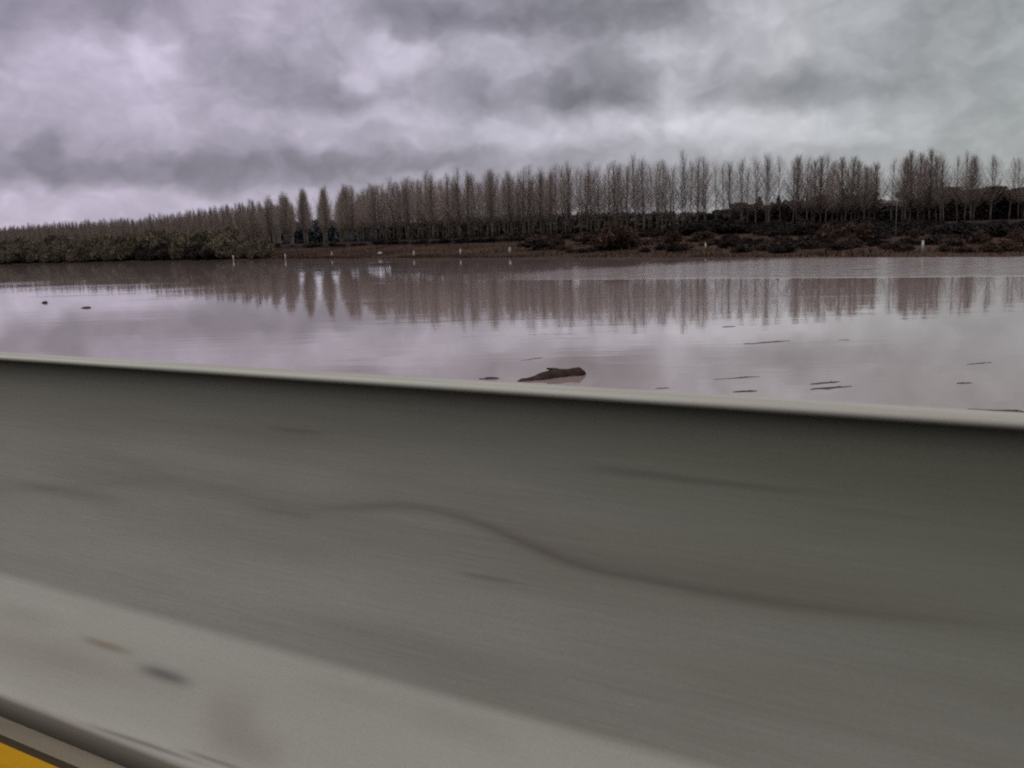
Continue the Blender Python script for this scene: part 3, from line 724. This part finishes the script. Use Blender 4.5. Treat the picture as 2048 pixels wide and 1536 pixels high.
marker(1845, 481, 504, 4.8, 'tall bright white post, the largest on the right part of the bank')
P = hit_ground(760, 510)
rs = np.random.default_rng(9); V, Fc = [], []
nu, nv = 12, 7
for j in range(nv + 1):
    for i in range(nu):
        th, ph = 2 * math.pi * i / nu, math.pi * j / nv; q = 1 + .22 * math.sin(3 * th + 1.2 * j) + rs.normal(0, .05)
        V.append((.62 * q * math.sin(ph) * math.cos(th), .42 * q * math.sin(ph) * math.sin(th), .36 + .36 * math.cos(ph) * (1 + .1 * math.sin(2 * th))))
for j in range(nv):
    for i in range(nu): Fc.append((j * nu + i, (j + 1) * nu + i, (j + 1) * nu + (i + 1) % nu, j * nu + (i + 1) % nu))
o = link('white_bundle', mesh('white_bundle', V, Fc, M_POST, True)); o.location = P; tag(o, 'crumpled white bundle lying low on the far bank', 'litter')

P = hit_ground(1040, 492); topz = at(1034, 384, P[1])[2]; H = topz - P[2]
o = empty('utility_pole', P); o.rotation_euler = (0, -.012, 0); tag(o, 'tall dark utility pole standing on the bank in front of the poplars', 'pole')
link('mast', mesh('mast', *tubes([([(0, 0, -.4), (0, 0, H * .5), (0, 0, H)], [.17, .145, .11])], 8), M_POLE, True), o)
link('crossarm', mesh('crossarm', *box(-.7, .7, -.17, -.112, H - .75, H - .62), M_POLE), o)
for q in (-.6, 0, .6):
    link('insulator', mesh('insulator', *tubes([([(q, -.14, H - .62), (q, -.14, H - .52), (q, -.14, H - .42)], [.035, .06, .03])], 6), M_POLE, True), o)
P = hit_ground(1790, 503); H = at(1788, 396, P[1])[2] - P[2]
o = empty('slim_pole', P); tag(o, 'thin pale metal pole before the dark evergreens left of the white post', 'pole')
link('mast', mesh('mast', *tubes([([(0, 0, -.3), (0, 0, H * .5), (0, 0, H)], [.055, .05, .04])], 7), M_STEEL, True), o)
link('base', mesh('base', *tubes([([(0, 0, -.1), (0, 0, .45), (0, 0, .5)], [.13, .13, .08])], 7), M_STEEL, True), o)

# ------------------------------------------------------------------ things afloat
def lumpy(path, rad, k=10, seed=1, amp=.16):
    rs = np.random.default_rng(seed); V, Fc = tubes([(path, rad)], k)
    V = np.array(V); n = len(path)
    for i in range(n):
        c = np.array(path[i]); V[i * k:(i + 1) * k] = c + (V[i * k:(i + 1) * k] - c) * (1 + rs.normal(0, amp, (k, 1)))
    return V.tolist(), Fc
A, B = on_z(1034, 764), on_z(1166, 746); ax = B - A; L = float(np.linalg.norm(ax[:2]))
o = empty('drift_log', (A[0], A[1], 0), math.atan2(ax[1], ax[0]), (1, 1.25, .92)); tag(o, 'dark brown waterlogged log afloat just past the barrier', 'driftwood')
path = [(L * t, .06 * math.sin(5 * t), z) for t, z in ((0, -.05), (.12, -.09), (.26, -.11), (.42, -.09), (.58, -.08), (.74, -.07), (.88, -.05), (.96, -.02), (1.0, .0))]
link('log_trunk', mesh('log_trunk', *lumpy(path, [.05, .15, .21, .25, .27, .27, .24, .17, .05], 16, 3, .15), M_LOG, True), o)
link('branch_stub', mesh('branch_stub', *lumpy([(L * .70, .05, .10), (L * .60, .14, .20), (L * .52, .20, .24)], [.09, .06, .03], 7, 4, .1), M_LOG, True), o)
STK = [(958, 758, 998, 757, .045, 'short dark stick afloat left of the brown log'), (1040, 722, 1085, 715, .012, 'faint twig afloat up and left of the brown log'), (1310, 777, 1340, 776, .018, 'tiny twig against the barrier right of the brown log'),
       (1488, 688, 1582, 682, .020, 'longest slender stick afloat by itself right of centre'), (1444, 654, 1472, 653, .022, 'short stick at the tips of the tree reflections'), (1676, 680, 1700, 680, .014, 'tiny twig right of the longest slender stick'),
       (1428, 759, 1520, 753, .016, 'bent dark stick near the barrier, leftmost of the drift sticks'), (1466, 784, 1514, 782, .026, 'thick short stick touching the barrier edge below the bent stick'), (1622, 769, 1682, 763, .022, 'upper of the two parallel drift sticks on the right'),
       (1622, 779, 1704, 773, .028, 'lower and thicker of the two parallel drift sticks'), (1934, 729, 1984, 725, .018, 'slim stick afloat far out on the right'), (1914, 767, 1944, 766, .022, 'short stick below the slim one on the right'),
       (1935, 818, 2075, 826, .030, 'long dark branch lying along the barrier at the right edge')]
for i, (x0, y0, x1, y1, r, lb) in enumerate(STK):
    A, B = on_z(x0, y0), on_z(x1, y1); ax = B - A; L = float(np.linalg.norm(ax[:2])); r *= .72; rs = np.random.default_rng(60 + i)
    path = [(L * t, rs.normal(0, .02 * L), r * .35 + rs.normal(0, r * .25)) for t in (0, .2, .4, .6, .8, 1.)]
    V, Fc = merge([lumpy(path, [r * .4, r * .9, r, r * .95, r * .7, r * .3], 7, i, .15), lumpy([path[3], (L * .7, L * .05, r * 1.2), (L * .78, L * .08, r * .9)], [r * .5, r * .4, r * .15], 5, i, .1)])
    o = link('drift_stick', mesh('drift_stick', V, Fc, M_STICK, True)); o.location = (A[0], A[1], 0); o.rotation_euler = (0, 0, math.atan2(ax[1], ax[0]))
    tag(o, lb, 'driftwood', 'sticks afloat on the flood')
for i, (x, y, wpx, hpx, lb) in enumerate([(89, 606, 12, 3.5, 'small round dark clump afloat at the far left'), (172, 616, 20, 2.6, 'longer dark clump afloat right of the small round one')]):
    P = on_z(x, y); k = P[1] / F; w = wpx * k / 2; hh = hpx * k
    path = [(w * t, 0, z * hh) for t, z in ((-1, .05), (-.6, .2), (-.1, .32), (.4, .3), (.8, .15), (1., .05))]
    body = lumpy(path, [hh * q for q in (.1, .4, .6, .5, .3, .08)], 9, 20 + i, .2)
    spr = tubes([([(w * a, 0, 0), (w * a * 1.2 + .1, .05, hh * (.9 + b))], [.05, .02]) for a, b in ((-.5, .2), (-.1, .5), (.2, .3), (.5, 0))], 4)
    o = link('floating_clump', mesh('floating_clump', *merge([body, spr]), M_LOG, True)); o.location = (P[0], P[1], 0); o.rotation_euler = (0, 0, .1)
    tag(o, lb, 'debris', 'dark clumps afloat')
